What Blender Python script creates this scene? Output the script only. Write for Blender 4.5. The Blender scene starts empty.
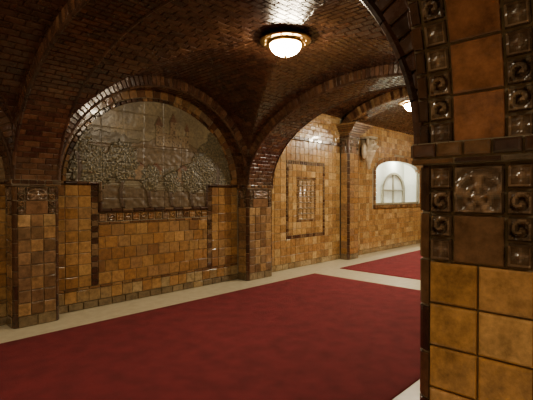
import bpy, math, random
from math import sin, cos, pi, sqrt
from mathutils import Vector, noise
random.seed(7)
R = random.random

# ------------------------------------------------------------------ materials
def new_mat(name):
    m = bpy.data.materials.new(name); m.use_nodes = True
    nt = m.node_tree; b = nt.nodes['Principled BSDF']
    return m, nt, b

def tile_mat(name, rough=0.2, nscale=14, bump=0.25, var=0.5, coat=0.0, warm=None):
    m, nt, b = new_mat(name)
    at = nt.nodes.new('ShaderNodeAttribute'); at.attribute_name = 'Col'
    tc = nt.nodes.new('ShaderNodeTexCoord')
    n1 = nt.nodes.new('ShaderNodeTexNoise'); n1.inputs['Scale'].default_value = nscale; n1.inputs['Detail'].default_value = 6
    n1.inputs['Roughness'].default_value = 0.7
    mr = nt.nodes.new('ShaderNodeMapRange'); mr.inputs[1].default_value = .3; mr.inputs[2].default_value = .7
    mr.inputs[3].default_value = 1 - var; mr.inputs[4].default_value = 1 + var * .6
    mx = nt.nodes.new('ShaderNodeVectorMath'); mx.operation = 'SCALE'
    nt.links.new(tc.outputs['Object'], n1.inputs['Vector'])
    nt.links.new(n1.outputs['Fac'], mr.inputs[0])
    nt.links.new(at.outputs['Color'], mx.inputs[0]); nt.links.new(mr.outputs[0], mx.inputs['Scale'])
    nt.links.new(mx.outputs[0], b.inputs['Base Color'])
    r = nt.nodes.new('ShaderNodeMapRange'); r.inputs[3].default_value = rough * .6; r.inputs[4].default_value = rough * 1.6
    nt.links.new(n1.outputs['Fac'], r.inputs[0]); nt.links.new(r.outputs[0], b.inputs['Roughness'])
    n2 = nt.nodes.new('ShaderNodeTexNoise'); n2.inputs['Scale'].default_value = 22; n2.inputs['Detail'].default_value = 3
    nt.links.new(tc.outputs['Object'], n2.inputs['Vector'])
    bp = nt.nodes.new('ShaderNodeBump'); bp.inputs['Strength'].default_value = bump; bp.inputs['Distance'].default_value = .012
    nt.links.new(n2.outputs['Fac'], bp.inputs['Height']); nt.links.new(bp.outputs[0], b.inputs['Normal'])
    b.inputs['Coat Weight'].default_value = coat; b.inputs['Coat Roughness'].default_value = .08
    return m

def noise_mat(name, c1, c2, scale, rough, bump=.2, bscale=60, metallic=0, dist=.01, detail=6):
    m, nt, b = new_mat(name)
    tc = nt.nodes.new('ShaderNodeTexCoord')
    n1 = nt.nodes.new('ShaderNodeTexNoise'); n1.inputs['Scale'].default_value = scale; n1.inputs['Detail'].default_value = detail
    cr = nt.nodes.new('ShaderNodeValToRGB')
    cr.color_ramp.elements[0].position = .3; cr.color_ramp.elements[0].color = (*c1, 1)
    cr.color_ramp.elements[1].position = .7; cr.color_ramp.elements[1].color = (*c2, 1)
    nt.links.new(tc.outputs['Object'], n1.inputs['Vector']); nt.links.new(n1.outputs['Fac'], cr.inputs[0])
    nt.links.new(cr.outputs[0], b.inputs['Base Color'])
    n2 = nt.nodes.new('ShaderNodeTexNoise'); n2.inputs['Scale'].default_value = bscale; n2.inputs['Detail'].default_value = 4
    nt.links.new(tc.outputs['Object'], n2.inputs['Vector'])
    bp = nt.nodes.new('ShaderNodeBump'); bp.inputs['Strength'].default_value = bump; bp.inputs['Distance'].default_value = dist
    nt.links.new(n2.outputs['Fac'], bp.inputs['Height']); nt.links.new(bp.outputs[0], b.inputs['Normal'])
    b.inputs['Roughness'].default_value = rough; b.inputs['Metallic'].default_value = metallic
    return m

M_TILE = tile_mat('glazed_tile', .2, 16, .35, .55, .4)
M_VAULT = tile_mat('glazed_vault_brick', .25, 8, .18, .45, .2)
M_GROUT = noise_mat('grout', (.22, .18, .11), (.32, .27, .17), 30, .85)
M_GROUTD = noise_mat('dark_grout', (.11, .07, .038), (.18, .12, .065), 30, .8)
M_MURAL = tile_mat('relief_mural_glaze', .34, 20, .25, .3)
M_FLOOR = noise_mat('terrazzo_floor', (.54, .47, .31), (.66, .59, .41), 9, .28, .03)
M_CARPET = noise_mat('red_carpet_pile', (.185, .013, .017), (.28, .022, .028), 5, .95, 1.0, 260, 0, .02, 9)
M_BRASS = noise_mat('aged_brass', (.42, .26, .08), (.6, .4, .14), 14, .3, .1, 40, 1.0)
M_PLASTER = noise_mat('pale_plaster', (.62, .64, .58), (.74, .76, .70), 4, .7, .1)
M_FRAME = noise_mat('painted_window_frame', (.20, .18, .12), (.30, .27, .19), 10, .4)
M_STONE = noise_mat('glazed_stoneware', (.40, .31, .18), (.70, .60, .44), 14, .35, .4, 30)

def emis(name, col, s):
    m, nt, b = new_mat(name)
    b.inputs['Base Color'].default_value = (.9, .88, .8, 1)
    b.inputs['Emission Color'].default_value = (*col, 1); b.inputs['Emission Strength'].default_value = s
    b.inputs['Roughness'].default_value = .3
    return m

# ------------------------------------------------------------------ mesh builder
class MB:
    def __init__(s): s.v = []; s.f = []; s.c = []; s.m = []
    def q(s, pts, col, mi):
        n = len(s.v); s.v.extend([tuple(p) for p in pts]); s.f.append(tuple(range(n, n + len(pts)))); s.c.append(col); s.m.append(mi)
    def idx(s, pts):
        n = len(s.v); s.v.extend([tuple(p) for p in pts]); return n
    def face(s, ids, col, mi): s.f.append(tuple(ids)); s.c.append(col); s.m.append(mi)
    def build(s, name, mats, smooth=False):
        me = bpy.data.meshes.new(name); me.from_pydata(s.v, [], s.f)
        for m in mats: me.materials.append(m)
        me.polygons.foreach_set('material_index', s.m)
        ca = me.color_attributes.new('Col', 'FLOAT_COLOR', 'CORNER')
        arr = []
        for f, c in zip(s.f, s.c): arr.extend([c[0], c[1], c[2], 1.0] * len(f))
        ca.data.foreach_set('color', arr)
        if smooth: me.polygons.foreach_set('use_smooth', [True] * len(s.f))
        me.update()
        o = bpy.data.objects.new(name, me); bpy.context.scene.collection.objects.link(o)
        return o

def plane(O, U, V, N):
    O, U, V, N = map(Vector, (O, U, V, N))
    return lambda u, v, h: O + U * u + V * v + N * h

def jit(c, a=.25):
    k = 1 + (R() - .5) * 2 * a; w = (R() - .5) * a * .35
    return (max(0, c[0] * k), max(0, c[1] * k * (1 + w)), max(0, c[2] * k * (1 + w)))

def tquad(mb, P, c4, col, h=.010, g=.003, bev=.006, mi=0, wob=.0014):
    """tile from 4 (u,v) corners: (u0,va)(u1,vb)(u1,vc)(u0,vd)"""
    (u0, va), (u1, vb), (_, vc), (_, vd) = c4
    if u1 - u0 < 2.5 * g: return
    def ring(i, hh, w=0):
        ii = min(i, (u1 - u0) * .4)
        def iv(lo, hi):
            j = min(i, (hi - lo) * .45) if hi > lo else 0
            return lo + j, hi - j
        a, d = iv(va, vd); b, c = iv(vb, vc)
        rr = lambda: (R() - .5) * 2 * w
        return [P(u0 + ii, a, hh + rr()), P(u1 - ii, b, hh + rr()), P(u1 - ii, c, hh + rr()), P(u0 + ii, d, hh + rr())]
    if max(vd - va, vc - vb) < 2.5 * g: return
    n = mb.idx(ring(g, -.002) + ring(g + bev * .25, h * .7) + ring(g + bev, h, wob))
    for L in (0, 4):
        for k in range(4):
            k2 = (k + 1) % 4
            mb.face((n + L + k, n + L + k2, n + L + 4 + k2, n + L + 4 + k), col, mi)
    mb.face((n + 8, n + 9, n + 10, n + 11), col, mi)

def tile(mb, P, u0, u1, v0, v1, col, **k):
    tquad(mb, P, [(u0, v0), (u1, v0), (u1, v1), (u0, v1)], col, **k)

def relief(mb, P, u0, u1, v0, v1, col, kind=0, n=12, h=.010, g=.003, mi=0):
    """decorative tile with modelled relief"""
    u0 += g; u1 -= g; v0 += g; v1 -= g
    base = len(mb.v)
    cols = []
    for j in range(n + 1):
        for i in range(n + 1):
            a = i / n * 2 - 1; b = j / n * 2 - 1
            e = max(abs(a), abs(b)); r = sqrt(a * a + b * b); th = math.atan2(b, a)
            if e > .999: hh = -.002
            elif kind == 0:
                hh = h + (.007 if e > .74 else 0) + .009 * math.exp(-(r / .25) ** 2) + .006 * max(0, cos(4 * th)) * math.exp(-((r - .5) / .18) ** 2)
            elif kind == 1:
                hh = h + (.005 if e > .8 else 0) + .008 * sin(9 * r + th * 1 + .5) * (1 if r < .8 else 0)
            else:
                t2 = math.atan2(b + .35, abs(a))
                r2 = sqrt(a * a + (b + .35) ** 2)
                hh = h + (.006 if e > .88 else 0) + .010 * max(0, sin(5 * t2)) * (1 if .15 < r2 < .95 else 0) + .012 * math.exp(-((r2) / .22) ** 2) + .006 * max(0, cos(13 * r2)) * (e < .85)
            mb.v.append(tuple(P(u0 + (u1 - u0) * i / n, v0 + (v1 - v0) * j / n, hh)))
            cols.append(hh)
    for j in range(n):
        for i in range(n):
            k = base + j * (n + 1) + i
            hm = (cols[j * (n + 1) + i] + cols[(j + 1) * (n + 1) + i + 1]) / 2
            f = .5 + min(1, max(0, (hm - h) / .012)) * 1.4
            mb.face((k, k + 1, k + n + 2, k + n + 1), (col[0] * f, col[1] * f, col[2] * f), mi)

def field(mb, P, u0, u1, v0, v1, su, sv, pal, off=False, skip=None, ja=.16, **k):
    nv = max(1, round((v1 - v0) / sv)); sv = (v1 - v0) / nv
    nu = max(1, round((u1 - u0) / su)); su = (u1 - u0) / nu
    for j in range(nv):
        a = u0 - (su / 2 if (off and j % 2) else 0)
        while a < u1 - 1e-4:
            x0 = max(a, u0); x1 = min(a + su, u1); y0 = v0 + j * sv
            if x1 - x0 > .01 and not (skip and skip((x0 + x1) / 2, y0 + sv / 2)):
                tile(mb, P, x0, x1, y0, y0 + sv, jit(random.choice(pal), ja), **k)
            a += su

def backing(mb, P, u0, u1, v0, v1, mi=1, h=-.001):
    mb.q([P(u0, v0, h), P(u1, v0, h), P(u1, v1, h), P(u0, v1, h)], (.1, .1, .1), mi)

# palettes (linear)
GOLD = [(.35, .185, .06), (.29, .145, .045), (.40, .23, .08), (.245, .12, .04), (.32, .16, .05), (.37, .205, .07), (.20, .098, .036), (.29, .165, .065), (.33, .18, .06)]
BROWN = [(.17, .085, .035), (.22, .11, .04), (.13, .06, .025), (.26, .15, .06)]
DARK = [(.060, .028, .015), (.08, .036, .018), (.05, .024, .014)]
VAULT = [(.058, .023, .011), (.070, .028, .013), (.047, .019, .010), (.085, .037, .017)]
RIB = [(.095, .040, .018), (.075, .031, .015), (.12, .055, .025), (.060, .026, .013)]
ORANGE = [(.54, .28, .085), (.48, .235, .065), (.60, .33, .115)]
GREYB = [(.20, .14, .07), (.16, .11, .055), (.24, .17, .09)]
BASE = [(.32, .21, .09), (.27, .17, .07), (.37, .26, .12)]

# ------------------------------------------------------------------ dimensions
ZS = 1.72; RISE = 1.45; T = .15
YN = 5.70
YP = 5.42
Y0, Y1 = .24, .64

class Ell:
    """half ellipse arch, arc-length parametrised, from c-a to c+a"""
    def __init__(s, c, a, b, zs, n=400):
        s.c, s.a, s.b, s.zs = c, a, b, zs
        s.p = []; s.L = [0]
        for i in range(n + 1):
            t = pi - pi * i / n
            x = c + a * cos(t); z = zs + b * sin(t)
            nx, nz = cos(t) / a, sin(t) / b; l = sqrt(nx * nx + nz * nz)
            s.p.append((x, z, nx / l, nz / l))
            if i: s.L.append(s.L[-1] + math.hypot(x - s.p[-2][0], z - s.p[-2][1]))
        s.len = s.L[-1]; s.n = n
    def at(s, d):
        d = min(max(d, 0), s.len)
        import bisect
        i = min(max(bisect.bisect_left(s.L, d), 1), s.n)
        f = (d - s.L[i - 1]) / (s.L[i] - s.L[i - 1])
        A, B = s.p[i - 1], s.p[i]
        return [A[k] + (B[k] - A[k]) * f for k in range(4)]
    def s_of(s, x):
        for i in range(s.n):
            if s.p[i][0] <= x <= s.p[i + 1][0]:
                f = (x - s.p[i][0]) / (s.p[i + 1][0] - s.p[i][0] + 1e-9)
                return s.L[i] + f * (s.L[i + 1] - s.L[i])
        return 0 if x < s.c else s.len
    def z(s, x): return s.zs + s.b * sqrt(max(0, 1 - ((x - s.c) / s.a) ** 2))
    def half(s, z):
        k = (z - s.zs) / s.b
        return s.a * sqrt(max(0, 1 - k * k))

def P_soffit(E, axis):
    def P(u, v, h):
        x, z, nx, nz = E.at(u)
        x -= nx * h; z -= nz * h
        return Vector((x, v, z)) if axis == 'Y' else Vector((v, x, z))
    return P
def P_ring(E, plane_axis, pos, sgn):
    def P(u, v, h):
        x, z, nx, nz = E.at(u)
        x += nx * v; z += nz * v
        return Vector((x, pos + sgn * h, z)) if plane_axis == 'Y' else Vector((pos + sgn * h, x, z))
    return P

def soffit(mb, E, axis, v0, v1, su=.068, sv=.17, pal=RIB, mi=0, mg=1):
    P = P_soffit(E, axis); n = round(E.len / su); su = E.len / n
    nv = max(1, round((v1 - v0) / sv)); w = (v1 - v0) / nv
    for i in range(n):
        u = i * su
        mb.q([P(u, v0, 0), P(u + su, v0, 0), P(u + su, v1, 0), P(u, v1, 0)], (.1,) * 3, mg)
        a = v0 - (w / 2 if i % 2 else 0)
        while a < v1 - 1e-4:
            x0, x1 = max(a, v0), min(a + w, v1)
            tile(mb, P, u, u + su, x0, x1, jit(random.choice(pal), .3), mi=mi)
            a += w

def ring(mb, E, pa, pos, sgn, t=T, su=.068, pal=RIB, lo=None, hi=None, mi=0, mg=1, v0=0., h=.012):
    P = P_ring(E, pa, pos, sgn); n = round(E.len / su); su = E.len / n
    def vm(u):
        x, z, nx, nz = E.at(u); m = t
        if lo is not None and nx < -1e-6: m = min(m, (x - lo) / -nx)
        if hi is not None and nx > 1e-6: m = min(m, (hi - x) / nx)
        return max(m, v0)
    for i in range(n):
        u = i * su; a, b = vm(u), vm(u + su)
        if max(a, b) <= v0 + .004: continue
        mb.q([P(u, v0, 0), P(u + su, v0, 0), P(u + su, b, 0), P(u, a, 0)], (.1,) * 3, mg)
        tquad(mb, P, [(u, v0), (u + su, v0), (u + su, b), (u, a)], jit(random.choice(pal), .3), h=h, mi=mi, bev=.008)

def roll(mb, E, pa, pos, r=.022, su=.17, pal=None, off=0., mi=0):
    """bullnose roll moulding following the arris of an arch"""
    pal = pal or DARK
    n = round(E.len / su); su = E.len / n; S = 8; sub = 3
    for i in range(n):
        col = jit(random.choice(pal), .35)
        us = [i * su + .003 + (su - .006) * k / sub for k in range(sub + 1)]
        base = len(mb.v)
        for u in us:
            x, z, nx, nz = E.at(u)
            for k in range(S):
                a = 2 * pi * k / S
                dr, dp = off + r * cos(a), r * sin(a)
                X, Z = x + nx * dr, z + nz * dr
                mb.v.append((X, pos + dp, Z) if pa == 'Y' else (pos + dp, X, Z))
        for j in range(sub):
            for k in range(S):
                k2 = (k + 1) % S
                mb.face((base + j * S + k, base + j * S + k2, base + (j + 1) * S + k2, base + (j + 1) * S + k), col, mi)

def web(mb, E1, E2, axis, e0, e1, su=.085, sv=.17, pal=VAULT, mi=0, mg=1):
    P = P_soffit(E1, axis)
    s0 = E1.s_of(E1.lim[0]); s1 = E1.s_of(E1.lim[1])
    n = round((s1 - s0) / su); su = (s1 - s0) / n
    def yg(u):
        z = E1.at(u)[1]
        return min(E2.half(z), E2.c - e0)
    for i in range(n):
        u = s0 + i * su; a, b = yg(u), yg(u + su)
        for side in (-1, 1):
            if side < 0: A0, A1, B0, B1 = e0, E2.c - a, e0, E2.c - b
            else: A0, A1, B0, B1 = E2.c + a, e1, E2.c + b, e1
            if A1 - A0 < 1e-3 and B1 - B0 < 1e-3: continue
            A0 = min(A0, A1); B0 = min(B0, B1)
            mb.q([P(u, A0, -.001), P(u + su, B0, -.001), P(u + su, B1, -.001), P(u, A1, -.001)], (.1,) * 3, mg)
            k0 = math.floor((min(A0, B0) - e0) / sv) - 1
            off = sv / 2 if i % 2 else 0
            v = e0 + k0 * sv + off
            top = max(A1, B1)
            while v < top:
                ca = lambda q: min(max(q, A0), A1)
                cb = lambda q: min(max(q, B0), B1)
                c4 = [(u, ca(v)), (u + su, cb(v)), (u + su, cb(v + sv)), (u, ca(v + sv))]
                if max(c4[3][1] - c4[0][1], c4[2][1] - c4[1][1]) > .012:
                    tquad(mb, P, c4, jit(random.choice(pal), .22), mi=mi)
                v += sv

def groin_bay(mb, x0, x1, y0, y1):
    cx, ax = (x0 + x1) / 2, (x1 - x0) / 2; cy, ay = (y0 + y1) / 2, (y1 - y0) / 2
    EX = Ell(cx, ax + T, RISE + T, ZS); EX.lim = (x0, x1)
    EY = Ell(cy, ay + T, RISE + T, ZS); EY.lim = (y0, y1)
    web(mb, EX, EY, 'Y', y0, y1)
    web(mb, EY, EX, 'X', x0, x1)

def fill_above(mb, E, pa, pos, ztop, mi=1):
    n = 60
    for i in range(n):
        a = E.at(E.len * i / n); b = E.at(E.len * (i + 1) / n)
        f = (lambda x, z: (x, pos, z)) if pa == 'Y' else (lambda x, z: (pos, x, z))
        mb.q([f(a[0], a[1]), f(b[0], b[1]), f(b[0], ztop), f(a[0], ztop)], (.1,) * 3, mi)

# ------------------------------------------------------------------ pier / pilaster
def corner_col(mb, cx, cy, r, a0, a1, z0, z1, ch, pal, mi=0):
    n = max(1, round((z1 - z0) / ch)); ch = (z1 - z0) / n; S = 6
    for j in range(n):
        za, zb = z0 + j * ch, z0 + (j + 1) * ch; col = jit(random.choice(pal), .3)
        prof = [(za + .003, r - .009), (za + .006, r), (zb - .006, r), (zb - .003, r - .009)]
        base = mb.idx([(cx + rr * cos(a0 + (a1 - a0) * i / S), cy + rr * sin(a0 + (a1 - a0) * i / S), z) for (z, rr) in prof for i in range(S + 1)])
        for p in range(3):
            for i in range(S):
                k = base + p * (S + 1) + i
                mb.face((k, k + 1, k + S + 2, k + S + 1), col, mi)
    rr = r - .008
    b = mb.idx([(cx + rr * cos(a0 + (a1 - a0) * i / S), cy + rr * sin(a0 + (a1 - a0) * i / S), z) for z in (z0, z1) for i in range(S + 1)])
    for i in range(S): mb.face((b + i, b + i + 1, b + S + 2 + i, b + S + 1 + i), (.1,) * 3, 1)

def pier_face(mb, P, w, bull, palL, palB, ztop=ZS):
    a, b = bull, w - bull; W = b - a
    if W < .1: return
    backing(mb, P, a, b, 0, ztop)
    field(mb, P, a, b, 0, .13, .2, .13, GREYB, h=.018)
    nc = max(1, round(W / .16))
    zt = ztop - .40
    nr = round((zt - .13) / .15)
    for j in range(nr):
        z0 = .13 + (zt - .13) * j / nr; z1 = .13 + (zt - .13) * (j + 1) / nr
        for i in range(nc):
            tile(mb, P, a + W * i / nc, a + W * (i + 1) / nc, z0, z1, jit(random.choice(palL), .15), h=.012, bev=.008)
    s = W * .25 if W < .36 else .085
    z0 = zt; rh = .165
    for k in range(2):
        za, zb = z0 + k * rh, z0 + (k + 1) * rh
        for q in range(2):
            zq = za + rh / 2 * q
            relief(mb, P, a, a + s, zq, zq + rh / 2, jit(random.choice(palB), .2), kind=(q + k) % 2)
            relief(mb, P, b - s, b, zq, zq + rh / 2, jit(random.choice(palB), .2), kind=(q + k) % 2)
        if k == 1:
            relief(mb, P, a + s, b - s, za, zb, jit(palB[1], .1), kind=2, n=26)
        else:
            tile(mb, P, a + s, b - s, za, zb, jit((.19, .10, .048), .1), h=.012)

def cap(mb, x0, x1, y0, y1, z0, z1, o=.018, sides='WENS'):
    pal = DARK + BROWN[:1] + [(.14, .10, .065)]
    X0, X1, YY0 = x0 - o, x1 + o, y0 - o
    YY1 = y1 + (o if 'N' in sides else 0)
    P4 = {'W': (plane((X0, YY1, 0), (0, -1, 0), (0, 0, 1), (-1, 0, 0)), YY1 - YY0),
          'E': (plane((X1, YY0, 0), (0, 1, 0), (0, 0, 1), (1, 0, 0)), YY1 - YY0),
          'S': (plane((X0, YY0, 0), (1, 0, 0), (0, 0, 1), (0, -1, 0)), X1 - X0),
          'N': (plane((X1, YY1, 0), (-1, 0, 0), (0, 0, 1), (0, 1, 0)), X1 - X0)}
    for s in sides:
        P, w = P4[s]
        backing(mb, P, 0, w, z0, z1)
        zm = z0 + (z1 - z0) * .3
        field(mb, P, 0, w, z0, zm, .17, zm - z0, pal, h=.004, bev=.004)
        field(mb, P, 0, w, zm, z1, .085, z1 - zm, pal, h=.012, bev=.009)
    mb.q([(X0, YY0, z0), (X1, YY0, z0), (X1, YY1, z0), (X0, YY1, z0)], (.04, .02, .01), 0)
    mb.q([(X0, YY0, z1), (X1, YY0, z1), (X1, YY1, z1), (X0, YY1, z1)], (.04, .02, .01), 0)

def pier(name, x0, x1, y0, y1, sides, palL, palB, bull=.04, ztop=ZS, docap=True):
    mb = MB(); r = bull
    P4 = {'W': (plane((x0, y1, 0), (0, -1, 0), (0, 0, 1), (-1, 0, 0)), y1 - y0),
          'E': (plane((x1, y0, 0), (0, 1, 0), (0, 0, 1), (1, 0, 0)), y1 - y0),
          'S': (plane((x0, y0, 0), (1, 0, 0), (0, 0, 1), (0, -1, 0)), x1 - x0),
          'N': (plane((x1, y1, 0), (-1, 0, 0), (0, 0, 1), (0, 1, 0)), x1 - x0)}
    zc = ztop - .065 if docap else ztop
    for s in sides:
        P, w = P4[s]
        pier_face(mb, P, w, bull, palL, palB, ztop)
    cpal = DARK + [(.12, .06, .028)]
    cs = [(x0 + r, y0 + r, pi), (x1 - r, y0 + r, 1.5 * pi)]
    if 'N' in sides: cs += [(x1 - r, y1 - r, 0), (x0 + r, y1 - r, .5 * pi)]
    for (cx, cy, a0) in cs:
        corner_col(mb, cx, cy, r + .008, a0, a0 + pi / 2, 0, zc, .083 * 2, cpal)
    if docap: cap(mb, x0, x1, y0, y1, ztop - .065, ztop + .012, sides=sides)
    return mb.build(name, [M_TILE, M_GROUT])

PIL = [(.26, .15, .068), (.33, .19, .075), (.21, .12, .058), (.38, .235, .10), (.18, .10, .045)]
PILB = [(.18, .11, .055), (.14, .085, .045), (.22, .13, .06)]
PIERB = [(.20, .125, .07), (.17, .105, .06), (.23, .14, .075)]
XA, XB = 5.20, 5.85
XW = -2.46   # west wall face
pier('tiled_pier', 1.47, 1.97, Y0, Y1, 'WENS', ORANGE, PIERB)
pier('tiled_pier', XA, XB, Y0, Y1, 'WENS', ORANGE, PIERB)
pier('tiled_pier', -2.40, -1.97, Y0, Y1, 'WENS', ORANGE, PIERB)
for (a, b) in ((1.47, 1.97), (XA, XB), (-2.40, -1.97)):
    pier('tiled_pilaster', a, b, YP, YN, 'WES', PIL, PILB)
pier('tall_tiled_pilaster', 8.55, 9.0, YP + .02, YN, 'WES', GOLD[:3] + PIL[:2], PILB, ztop=2.95)

# ------------------------------------------------------------------ ceiling: vault webs, arches as its parts
bays = [(-1.97, 1.47), (1.97, XA)]
mb = MB()
for (x0, x1) in bays:
    groin_bay(mb, x0, x1, Y1, YP)
    groin_bay(mb, x0, x1, -4.4, Y0)
EB = Ell((Y0 + YN) / 2, (YN - Y0) / 2 + .05, .62, 3.3)
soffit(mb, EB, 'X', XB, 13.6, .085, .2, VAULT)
ceiling = mb.build('ceiling', [M_VAULT, M_GROUTD])

mb = MB()
EYm = Ell((Y1 + YP) / 2, (YP - Y1) / 2, RISE, ZS)
EYs = Ell((-4.4 + Y0) / 2, (Y0 + 4.4) / 2, RISE, ZS)
for (x0, x1) in ((-2.47, -1.97), (1.47, 1.97), (XA, XB)):
    for E, lo, hi in ((EYm, Y1, YP), (EYs, -4.4, Y0)):
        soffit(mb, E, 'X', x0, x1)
        ring(mb, E, 'X', x0, -1, lo=lo, hi=hi)
        ring(mb, E, 'X', x1, 1, lo=lo, hi=hi)
        roll(mb, E, 'X', x0 + .004); roll(mb, E, 'X', x1 - .004)
fill_above(mb, EYm, 'X', XB - .005, 4.2)
mb.build('transverse_arches', [M_VAULT, M_GROUTD]).parent = ceiling

mb = MB()
for (x0, x1) in bays:
    E = Ell((x0 + x1) / 2, (x1 - x0) / 2, RISE, ZS)
    soffit(mb, E, 'Y', YP, YN)
    ring(mb, E, 'Y', YP, -1, lo=x0, hi=x1)
    roll(mb, E, 'Y', YP + .004)
    P = P_soffit(E, 'Y')
    n = round(E.len / .165); su = E.len / n
    for i in range(n):
        u = i * su
        for k in range(3):
            mb.q([P(u + su * k / 3, Y0, 0), P(u + su * (k + 1) / 3, Y0, 0), P(u + su * (k + 1) / 3, Y1, 0), P(u + su * k / 3, Y1, 0)], (.1,) * 3, 3)
        tile(mb, P, u, u + su, Y0 + .12, Y1 - .12, jit((.27, .11, .045), .2), h=.012, mi=2)
        for q in range(2):
            for (ya, yb) in ((Y0 + .04, Y0 + .12), (Y1 - .12, Y1 - .04)):
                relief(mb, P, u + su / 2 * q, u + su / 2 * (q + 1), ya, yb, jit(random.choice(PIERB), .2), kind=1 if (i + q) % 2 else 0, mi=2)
            for (ya, yb) in ((Y0, Y0 + .04), (Y1 - .04, Y1)):
                tile(mb, P, u + su / 2 * q, u + su / 2 * (q + 1), ya, yb, jit(random.choice(DARK), .2), h=.014, mi=2)
    ring(mb, E, 'Y', Y1, 1, lo=x0, hi=x1)
    ring(mb, E, 'Y', Y0, -1, lo=x0, hi=x1)
mb.build('longitudinal_arches', [M_VAULT, M_GROUTD, M_TILE, M_GROUT]).parent = ceiling

mb = MB()
EF = Ell((Y1 + YP) / 2, (YP - Y1) / 2 + .1, .68, 3.05)
soffit(mb, EF, 'X', 8.55, 9.0, .07, .15, BROWN + RIB)
ring(mb, EF, 'X', 8.55, -1, t=.2, pal=BROWN + RIB)
ring(mb, EF, 'X', 9.0, 1, t=.2, pal=RIB)
mb.build('segmental_arch', [M_VAULT, M_GROUTD]).parent = ceiling

# ------------------------------------------------------------------ north wall
mb = MB()
PN = plane((0, YN, 0), (1, 0, 0), (0, 0, 1), (0, -1, 0))
WX0, WX1, WZ0, WZ1 = 10.3, 13.1, 1.28, 2.42
WR = .30
WC = (WX0 + WX1) / 2
def whead(x): return WZ1 - .02 + WR * (sqrt(max(0, 1 - ((x - WC) / ((WX1 - WX0) / 2)) ** 2)) - .55)
backing(mb, PN, -2.5, WX0, 0, 4.1); backing(mb, PN, WX1, 13.6, 0, 4.1); backing(mb, PN, WX0, WX1, 0, WZ0)
for i in range(24):
    a = WX0 + (WX1 - WX0) * i / 24; b = WX0 + (WX1 - WX0) * (i + 1) / 24
    mb.q([PN(a, whead(a), 0), PN(b, whead(b), 0), PN(b, 4.1, 0), PN(a, 4.1, 0)], (.1,) * 3, 1)
def bay_wall(mb, x0, x1):
    m0, m1 = x0 + .62, x1 - .70
    field(mb, PN, x0, x1, 0, .10, .2, .10, GREYB + BASE[:1], h=.03)
    field(mb, PN, x0, x1, .10, .26, .16, .16, BASE + GOLD[:2], h=.012)
    field(mb, PN, x0, x1, .26, .30, .16, .04, BROWN, h=.018)
    top, sill = ZS - .03, 1.36
    field(mb, PN, x0, m0 - .1, .30, top, .16, .16, GOLD, h=.011)
    field(mb, PN, m0 - .1, m0, .30, top, .1, .08, PILB + DARK, h=.014)
    field(mb, PN, m1, m1 + .1, .30, top, .1, .08, PILB + DARK, h=.014)
    field(mb, PN, m1 + .1, x1, .30, top, .16, .16, GOLD, h=.011)
    n = round((m1 - m0) / .125); s = (m1 - m0) / n
    for i in range(n):
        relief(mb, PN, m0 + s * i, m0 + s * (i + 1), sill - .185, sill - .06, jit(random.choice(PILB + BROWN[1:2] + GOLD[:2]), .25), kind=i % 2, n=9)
    field(mb, PN, m0, m1, sill - .225, sill - .185, .16, .04, BROWN, h=.014)
    field(mb, PN, m0, m1, .30, sill - .225, .2, .157, GOLD, off=True, h=.011)
    EI = Ell((x0 + x1) / 2, (x1 - x0) / 2 - .13, RISE - .13, ZS)
    ring(mb, EI, 'Y', YN, -1, t=.13, su=.13, pal=PILB + BROWN, mi=0, h=.014)
    EJ = Ell((x0 + x1) / 2, (x1 - x0) / 2 - .19, RISE - .19, ZS)
    ring(mb, EJ, 'Y', YN, -1, t=.06, su=.09, pal=DARK + BROWN, mi=0, h=.028)
    return m0, m1, sill, top, EJ
mur = []
for (x0, x1) in bays: mur.append((x0, x1) + bay_wall(mb, x0, x1))
x0, x1 = XB, 8.55
field(mb, PN, x0, x1, 0, .12, .2, .12, BASE, h=.03)
fr = (x0 + .72, x1 - .62, .62, 2.28)
GOLD2 = [(.46, .275, .095), (.40, .225, .075), (.51, .33, .13), (.35, .19, .06), (.43, .245, .08), (.30, .165, .058)]
field(mb, PN, x0, fr[0], .12, 2.72, .16, .16, GOLD2); field(mb, PN, fr[1], x1, .12, 2.72, .16, .16, GOLD2)
field(mb, PN, fr[0], fr[1], .12, fr[2], .16, .165, GOLD2); field(mb, PN, fr[0], fr[1], fr[3], 2.72, .16, .15, GOLD2)
def frame(mb, P, a, b, c, d, w, pal, h=.018):
    field(mb, P, a, b, c, c + w, w, w, pal, h=h); field(mb, P, a, b, d - w, d, w, w, pal, h=h)
    field(mb, P, a, a + w, c + w, d - w, w, w, pal, h=h); field(mb, P, b - w, b, c + w, d - w, w, w, pal, h=h)
frame(mb, PN, *fr, .075, PILB[:2] + DARK[1:2])
g = (fr[0] + .075, fr[1] - .075, fr[2] + .075, fr[3] - .075)
g2 = (g[0] + .27, g[1] - .27, g[2] + .27, g[3] - .27)
field(mb, PN, g[0], g2[0], g[2], g[3], .135, .14, GOLD2); field(mb, PN, g2[1], g[1], g[2], g[3], .135, .14, GOLD2)
field(mb, PN, g2[0], g2[1], g[2], g2[2], .15, .135, GOLD2); field(mb, PN, g2[0], g2[1], g2[3], g[3], .15, .135, GOLD2)
frame(mb, PN, g2[0], g2[1], g2[2], g2[3], .05, BROWN, h=.016)
g3 = (g2[0] + .05, g2[1] - .05, g2[2] + .05, g2[3] - .05)
nx = 4; nz = 7
for i in range(nx):
    for j in range(nz):
        a = g3[0] + (g3[1] - g3[0]) * i / nx; b = g3[0] + (g3[1] - g3[0]) * (i + 1) / nx
        c = g3[2] + (g3[3] - g3[2]) * j / nz; d = g3[2] + (g3[3] - g3[2]) * (j + 1) / nz
        relief(mb, PN, a, b, c, d, jit(random.choice([(.40, .24, .09), (.44, .27, .11), (.36, .21, .08)]), .2), kind=0, n=9)
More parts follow.
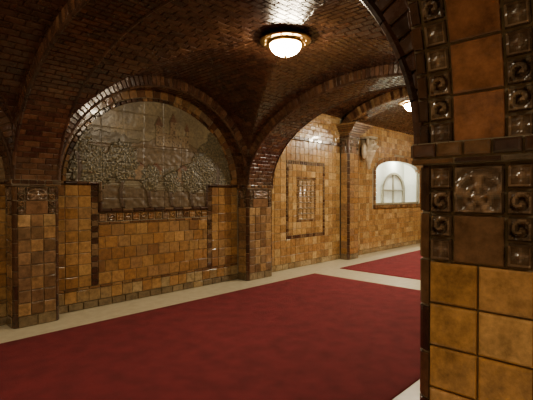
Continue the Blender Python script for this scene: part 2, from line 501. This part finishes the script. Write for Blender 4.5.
field(mb, PN, x0, x1, 2.72, 2.80, .16, .08, DARK + BROWN[:1], h=.05)
field(mb, PN, x0, x1, 2.80, 3.45, .2, .09, GOLD2, off=True)
x0, x1 = 9.0, 13.6
sk = lambda u, v: WX0 - .12 < u < WX1 + .12 and WZ0 - .1 < v < (whead(u) + .12 if WX0 < u < WX1 else whead(WX0 + .01) + .05)
field(mb, PN, x0, x1, 0, .12, .2, .12, BASE, h=.03)
field(mb, PN, x0, x1, .12, WZ0 - .1, .16, .16, GOLD2, skip=sk)
field(mb, PN, x0, x1, WZ0 - .1, 3.5, .16, .15, GOLD2, skip=sk)
for i in range(28):
    a = WX0 + (WX1 - WX0) * i / 28; b = WX0 + (WX1 - WX0) * (i + 1) / 28
    za, zb = whead(a), whead(b)
    c = jit(random.choice(BROWN), .2)
    mb.q([PN(a, za, .02), PN(b, zb, .02), PN(b, zb + .13, .02), PN(a, za + .13, .02)], c, 0)
    mb.q([PN(a, za, .02), PN(b, zb, .02), PN(b, zb, -.12), PN(a, za, -.12)], c, 0)
field(mb, PN, WX0 - .13, WX1 + .13, WZ0 - .1, WZ0, .16, .1, BROWN, h=.06)
mb.q([PN(WX0 - .13, WZ0, .06), PN(WX1 + .13, WZ0, .06), PN(WX1 + .13, WZ0, -.15), PN(WX0 - .13, WZ0, -.15)], (.3, .2, .1), 0)
field(mb, PN, WX0 - .12, WX0, WZ0, whead(WX0) + .1, .12, .12, BROWN, h=.02)
field(mb, PN, WX1, WX1 + .12, WZ0, whead(WX1) + .1, .12, .12, BROWN, h=.02)
mb.build('wall_north', [M_TILE, M_GROUT])

# ------------------------------------------------------------------ relief mural
def clamp(x, a=0., b=1.): return max(a, min(b, x))
def sm(a, b, x):
    t = clamp((x - a) / (b - a)); return t * t * (3 - 2 * t)
def mural(name, x0, x1, m0, m1, sill, top, EJ, seed):
    mb = MB(); st = .0135
    NX = int((x1 - x0) / st); z0, z1 = sill, ZS + EJ.b
    NZ = int((z1 - z0) / st)
    W = x1 - x0
    trees = []
    for (tx, tz, s) in ((.16, 1.62, .30), (.30, 1.75, .26), (.78, 1.70, .34), (.90, 1.60, .28), (.68, 1.52, .22), (.44, 1.50, .18), (.56, 1.46, .16), (.84, 2.1, .26), (.10, 2.02, .2)):
        trees.append((x0 + tx * W, tz, s))
    def hc(x, z):
        u = (x - x0) / W
        nz = noise.noise(Vector((x * 3 + seed, z * 3, 0))); nf = noise.noise(Vector((x * 14, z * 14, seed))); nn = noise.noise(Vector((x * 35, z * 35, seed + 3)))
        h = .006; c = [.165, .135, .078]
        k = sm(-.1, .35, nz + .3 * nf)
        c = [c[0] * (1 + .45 * k), c[1] * (1 + .45 * k), c[2] * (1 + .4 * k)]; h += .004 * k
        zh = 2.28 + .17 * sin(u * 5.2 + .6) + .05 * nf
        if z < zh: c = [.110, .088, .048]; h = .012 + .004 * nf
        cu = u - .55
        hill = 2.28 + .22 * math.exp(-(cu / .13) ** 2) + .03 * nf
        if z < hill: c = [.12, .085, .045]; h = .017 + .006 * nf
        for (a, w, t, cone) in ((-.06, .020, 2.62, 1), (-.025, .03, 2.53, 0), (.02, .018, 2.70, 1), (.065, .035, 2.50, 0), (.10, .014, 2.58, 1)):
            d = abs(cu - a)
            if d < w and 2.30 < z < t: c = [.20, .15, .085] if nn > -.25 else [.08, .058, .035]; h = .026
            if cone and z >= t and z < t + .16 and d < w * 1.3 * (1 - (z - t) / .16): c = [.11, .058, .03]; h = .026
        zm = 2.0 + .08 * sin(u * 9 + 1) + .03 * nf
        if z < zm: c = [.095, .075, .04]; h = .020 + .005 * nf
        zr = 1.86 + .05 * sin(u * 4 + 2)
        if z < zr and z > zr - .15 - .1 * u: c = [.17, .145, .09]; h = .012 + .003 * sin(z * 160)
        if z < zr - .15 - .1 * u: c = [.105, .073, .038]; h = .022 + .008 * nf
        for (hx, w, zb, zt) in ((.36, .045, 1.78, 1.98), (.47, .03, 1.8, 1.93), (.63, .04, 1.74, 1.92)):
            d = abs(u - hx)
            if d < w and zb < z < zt: c = [.18, .125, .068]; h = .032
            if zt <= z < zt + .11 and d < w * 1.25 * (1 - (z - zt) / .12): c = [.12, .058, .03]; h = .034
        for (tx, tz, s) in trees:
            dx = x - tx
            if abs(dx + .03 * sin(z * 9)) < .028 and sill < z < tz + .2: c = [.07, .045, .027]; h = .04
            r = math.hypot(dx, (z - tz - .30) * .85) / s + .28 * nf + .1 * nn
            if r < .95:
                q = nn > .05
                c = [.072 + .055 * q, .062 + .042 * q, .032 + .02 * q]; h = .034 + .02 * max(0, nn) + .014 * (1 - r)
        k = 1.15 * (1 + .35 * nn)
        fu = ((x - x0) / .33) % 1; fz = (z / .25) % 1
        if fu < .042 or fz < .055: h -= .003; k *= .8
        return h, (c[0] * k, c[1] * k, c[2] * k)
    grid = {}
    for j in range(NZ + 1):
        for i in range(NX + 1):
            x = x0 + W * i / NX; z = z0 + (z1 - z0) * j / NZ
            h, c = hc(x, z); grid[i, j] = (len(mb.v), c)
            mb.v.append((x, YN - h, z))
    for j in range(NZ):
        for i in range(NX):
            x = x0 + W * (i + .5) / NX; z = z0 + (z1 - z0) * (j + .5) / NZ
            ok = (m0 < x < m1) if z < ZS else (abs(x - EJ.c) < EJ.a and z < EJ.z(x))
            if ok: mb.face((grid[i, j][0], grid[i + 1, j][0], grid[i + 1, j + 1][0], grid[i, j + 1][0]), grid[i, j][1], 0)
    def bar(a, b, c, d, pr=.055):
        field(mb, PN, a, b, c, d, .17 if b - a > .2 else b - a, d - c, DARK + PILB[:1], h=pr, bev=.018, g=.001, mi=0)
    w = .05
    bar(x0, m0, ZS - .03, ZS + .02); bar(m1, x1, ZS - .03, ZS + .02)
    bar(m0, m1, sill - w, sill)
    n = 3
    for k in range(n):
        a = sill - w + (ZS + .02 - sill + w) * k / n; b = sill - w + (ZS + .02 - sill + w) * (k + 1) / n
        bar(m0 - .0, m0 + w, a, b); bar(m1 - w, m1, a, b)
    return mb.build(name, [M_MURAL])
for i, t in enumerate(mur): mural('relief_tile_mural', t[0], t[1], t[2], t[3], t[4], t[5], t[6], 5 + i)

# ------------------------------------------------------------------ other walls
def simple_wall(name, P, w, ztop, pal=GOLD, s=.2):
    mb = MB(); backing(mb, P, 0, w, 0, ztop); field(mb, P, 0, w, 0, ztop, s, s, pal); return mb.build(name, [M_TILE, M_GROUT])
simple_wall('wall_west', plane((-2.5, -4.5, 0), (0, 1, 0), (0, 0, 1), (1, 0, 0)), 10.3, 3.6)
simple_wall('wall_south', plane((6.0, -4.4, 0), (-1, 0, 0), (0, 0, 1), (0, 1, 0)), 8.6, 3.6)
simple_wall('wall_east', plane((13.6, YN, 0), (0, -1, 0), (0, 0, 1), (-1, 0, 0)), 5.6, 4.1, GOLD2)
simple_wall('wall_southeast', plane((13.6, Y0, 0), (-1, 0, 0), (0, 0, 1), (0, 1, 0)), 7.75, 4.1, GOLD2)
simple_wall('wall_aisle_end', plane((5.86, .24, 0), (0, -1, 0), (0, 0, 1), (-1, 0, 0)), 4.7, 3.6)

# floor
mb = MB(); s = .9; x = -2.6
while x < 13.7:
    y = -4.6
    while y < 5.9:
        mb.q([(x, y, 0), (x + s, y, 0), (x + s, y + s, 0), (x, y + s, 0)], (1, 1, 1), 0); y += s
    x += s
mb.build('floor', [M_FLOOR])

def carpet(x0, x1, y0, y1):
    mb = MB(); n = 70; m = 30; t = .014
    prof = lambda d: t * sqrt(clamp(d / .012)) if d < .012 else t
    xs = [x0, x0 + .004, x0 + .012] + [x0 + .012 + (x1 - x0 - .024) * i / n for i in range(1, n)] + [x1 - .012, x1 - .004, x1]
    ys = [y0, y0 + .004, y0 + .012] + [y0 + .012 + (y1 - y0 - .024) * i / m for i in range(1, m)] + [y1 - .012, y1 - .004, y1]
    for y in ys:
        for x in xs:
            d = min(x - x0, x1 - x, y - y0, y1 - y)
            z = .001 + prof(d) + (.003 * noise.noise(Vector((x * 1.7, y * 1.7, 0))) if d > .02 else 0)
            mb.v.append((x, y, z))
    nx = len(xs)
    for j in range(len(ys) - 1):
        for i in range(nx - 1):
            k = j * nx + i; mb.face((k, k + 1, k + nx + 1, k + nx), (1, 1, 1), 0)
    return mb.build('red_carpet', [M_CARPET], True)
carpet(-2.2, 6.59, 1.48, 4.97)
carpet(7.43, 13.3, 1.48, 4.95)

# ------------------------------------------------------------------ lamps
def lathe(mb, cx, cy, prof, col, mi, S=32):
    b = len(mb.v)
    for (r, z) in prof:
        for i in range(S):
            a = 2 * pi * i / S; mb.v.append((cx + r * cos(a), cy + r * sin(a), z))
    for p in range(len(prof) - 1):
        for i in range(S):
            j = (i + 1) % S
            mb.face((b + p * S + i, b + p * S + j, b + (p + 1) * S + j, b + (p + 1) * S + i), col, mi)
M_GLOW = emis('lit_glass', (1, .82, .56), 165)
M_GLOW2 = emis('lit_glass_far', (1, .86, .64), 370)
def lamp(x, y, zc, zdrop=.0, glow=M_GLOW, sc=1.):
    mb = MB(); z = zc - zdrop
    c = (1, 1, 1)
    if zdrop > .02: lathe(mb, x, y, [(.07, zc), (.07, zc - .02), (.02, zc - .04), (.016, z + .02), (.03, z)], c, 0)
    lathe(mb, x, y, [(.001, z + .01), (.10 * sc, z + .005), (.13 * sc, z - .015), (.20 * sc, z - .03), (.26 * sc, z - .045), (.29 * sc, z - .055), (.285 * sc, z - .068), (.25 * sc, z - .070), (.19 * sc, z - .065), (.185 * sc, z - .08), (.195 * sc, z - .088), (.185 * sc, z - .10), (.165 * sc, z - .10)], c, 0)
    n = 9; R0 = .175 * sc; D = .125 * sc
    lathe(mb, x, y, [(R0 * cos(pi / 2 * k / n) + .0005, z - .097 - D * sin(pi / 2 * k / n)) for k in range(n + 1)], c, 1, 28)
    zf = z - .097 - D
    lathe(mb, x, y, [(.018, zf + .004), (.02, zf - .004), (.008, zf - .012), (.011, zf - .02), (.001, zf - .03)], c, 0, 16)
    for k in range(12):
        a = 2 * pi * k / 12; px, py = x + .235 * sc * cos(a), y + .235 * sc * sin(a)
        lathe(mb, px, py, [(.012, z - .068), (.010, z - .080), (.001, z - .084)], c, 0, 8)
    return mb.build('ceiling_lamp', [M_BRASS, glow], True)
ZC = ZS + RISE + T
lamp(3.53, 3.07, ZC, .0)
lamp(-.25, 3.03, ZC, .0)
lamp(-.25, -2.08, ZC, .0)
lamp(7.46, 3.35, 3.87, .56, M_GLOW2)
lamp(11.2, 2.9, 3.9, .35, M_GLOW2)

# ------------------------------------------------------------------ corbel + carved figure
def ellipsoid(mb, c, r, col=(1, 1, 1), mi=0, S=16, T_=10):
    b = len(mb.v)
    for j in range(T_ + 1):
        t = pi * j / T_
        for i in range(S):
            a = 2 * pi * i / S
            mb.v.append((c[0] + r[0] * sin(t) * cos(a), c[1] + r[1] * sin(t) * sin(a), c[2] + r[2] * cos(t)))
    for j in range(T_):
        for i in range(S):
            k = (i + 1) % S; mb.face((b + j * S + i, b + j * S + k, b + (j + 1) * S + k, b + (j + 1) * S + i), col, mi)
def box(mb, x0, x1, y0, y1, z0, z1, col=(1, 1, 1), mi=0):
    v = [(x, y, z) for z in (z0, z1) for (x, y) in ((x0, y0), (x1, y0), (x1, y1), (x0, y1))]
    b = mb.idx(v)
    for f in ((0, 1, 2, 3), (4, 5, 6, 7), (0, 1, 5, 4), (1, 2, 6, 5), (2, 3, 7, 6), (3, 0, 4, 7)): mb.face([b + k for k in f], col, mi)

mb = MB()
for k in range(6):
    e = .03 * k
    box(mb, 8.53 - e, 9.02 + e, YP + .0 - e * 1.8, YN - .001, 2.97 + .045 * k, 3.01 + .045 * k, jit(BROWN[(k * 3) % 4], .2), 0)
mb.build('stepped_corbel', [M_TILE])

mb = MB()
gx, gy, gz, k_ = 9.56, YN - .26, 2.60, 1.35
lathe(mb, gx, gy + .05, [(r * k_, gz + z * k_) for (r, z) in [(.001, -.30), (.03, -.28), (.035, -.2), (.06, -.14), (.09, -.05), (.12, .02), (.13, .06), (.11, .09), (.10, .12)]], (1, 1, 1), 0, 20)
def el(dx, dy, dz, rx, ry, rz): ellipsoid(mb, (gx + dx * k_, gy + dy * k_, gz + dz * k_), (rx * k_, ry * k_, rz * k_))
el(0, 0, .16, .10, .11, .12); el(0, -.10, .12, .05, .07, .045); el(0, -.085, .085, .04, .05, .02)
for sx in (-1, 1):
    el(sx * .042, -.088, .19, .022, .02, .018)
    el(sx * .045, -.095, .215, .035, .02, .012)
    el(sx * .105, 0, .23, .03, .03, .07)
    el(sx * .13, .06, .05, .05, .05, .15)
box(mb, gx - .17, gx + .17, gy - .10, YN - .012, gz + .37, gz + .43)
box(mb, gx - .07, gx + .07, gy, YN - .012, gz - .05, gz + .37)
mb.build('carved_grotesque_bracket', [M_STONE], True)

# ------------------------------------------------------------------ window alcove
mb = MB()
D = .55; a, b, c, d = WX0 - .05, WX1 + .05, WZ0 - .02, 2.75
mb.q([(a, YN + D, c), (b, YN + D, c), (b, YN + D, d), (a, YN + D, d)], (1,) * 3, 0)
mb.q([(a, YN + .02, c), (a, YN + D, c), (a, YN + D, d), (a, YN + .02, d)], (1,) * 3, 0)
mb.q([(b, YN + .02, c), (b, YN + D, c), (b, YN + D, d), (b, YN + .02, d)], (1,) * 3, 0)
mb.q([(a, YN + .02, c), (b, YN + .02, c), (b, YN + D, c), (a, YN + D, c)], (1,) * 3, 0)
mb.q([(a, YN + .02, d), (b, YN + .02, d), (b, YN + D, d), (a, YN + D, d)], (1,) * 3, 0)
cx = 12.35; r0, r1 = .66, .75; zz = 1.70
for i in range(20):
    t0, t1 = pi * i / 20, pi * (i + 1) / 20
    mb.q([(cx + r * cos(t), YN + D - .06, zz + r * .75 * sin(t)) for (r, t) in ((r0, t0), (r1, t0), (r1, t1), (r0, t1))], (1,) * 3, 1)
    mb.q([(cx + r0 * cos(t0), YN + D - .06, zz + r0 * .75 * sin(t0)), (cx + r0 * cos(t1), YN + D - .06, zz + r0 * .75 * sin(t1)), (cx + r0 * cos(t1), YN + D, zz + r0 * .75 * sin(t1)), (cx + r0 * cos(t0), YN + D, zz + r0 * .75 * sin(t0))], (1,) * 3, 1)
for sx in (-1, 1):
    xa = cx + sx * (r0 + r1) / 2
    box(mb, xa - .045, xa + .045, YN + D - .06, YN + D, WZ0, zz + .01, mi=1)
box(mb, cx - .02, cx + .02, YN + D - .05, YN + D, WZ0, 2.2, mi=1)
box(mb, cx - r0, cx + r0, YN + D - .05, YN + D, zz - .02, zz + .02, mi=1)
for xx in (WX0 + .03, WX1 - .03): box(mb, xx - .025, xx + .025, YN + .04, YN + .09, WZ0, whead(xx) + .03, mi=1)
box(mb, WX0, WX1, YN + .04, YN + .09, WZ0, WZ0 + .05, mi=1)
for lx in (11.1, 12.4): lathe(mb, lx, YN + .28, [(.08, 2.75), (.11, 2.72), (.11, 2.69), (.001, 2.66)], (1,) * 3, 2, 20)
mb.build('window_1', [M_PLASTER, M_FRAME, emis('cool_lamp', (1, 1, .82), 200)])

# ------------------------------------------------------------------ world + camera
w = bpy.data.worlds.new('World'); bpy.context.scene.world = w; w.use_nodes = True
w.node_tree.nodes['Background'].inputs[0].default_value = (.9, .75, .55, 1)
w.node_tree.nodes['Background'].inputs[1].default_value = .02
cam = bpy.data.cameras.new('camera'); co = bpy.data.objects.new('camera', cam)
bpy.context.scene.collection.objects.link(co)
co.location = (0, 0, 1.55)
th = math.radians(43.6); pit = math.atan(5 / 418)
dirv = Vector((cos(th) * cos(pit), sin(th) * cos(pit), -sin(pit)))
co.rotation_euler = dirv.to_track_quat('-Z', 'Y').to_euler()
cam.sensor_width = 36; cam.lens = 418 / 533 * 36; cam.clip_start = .05
bpy.context.scene.camera = co
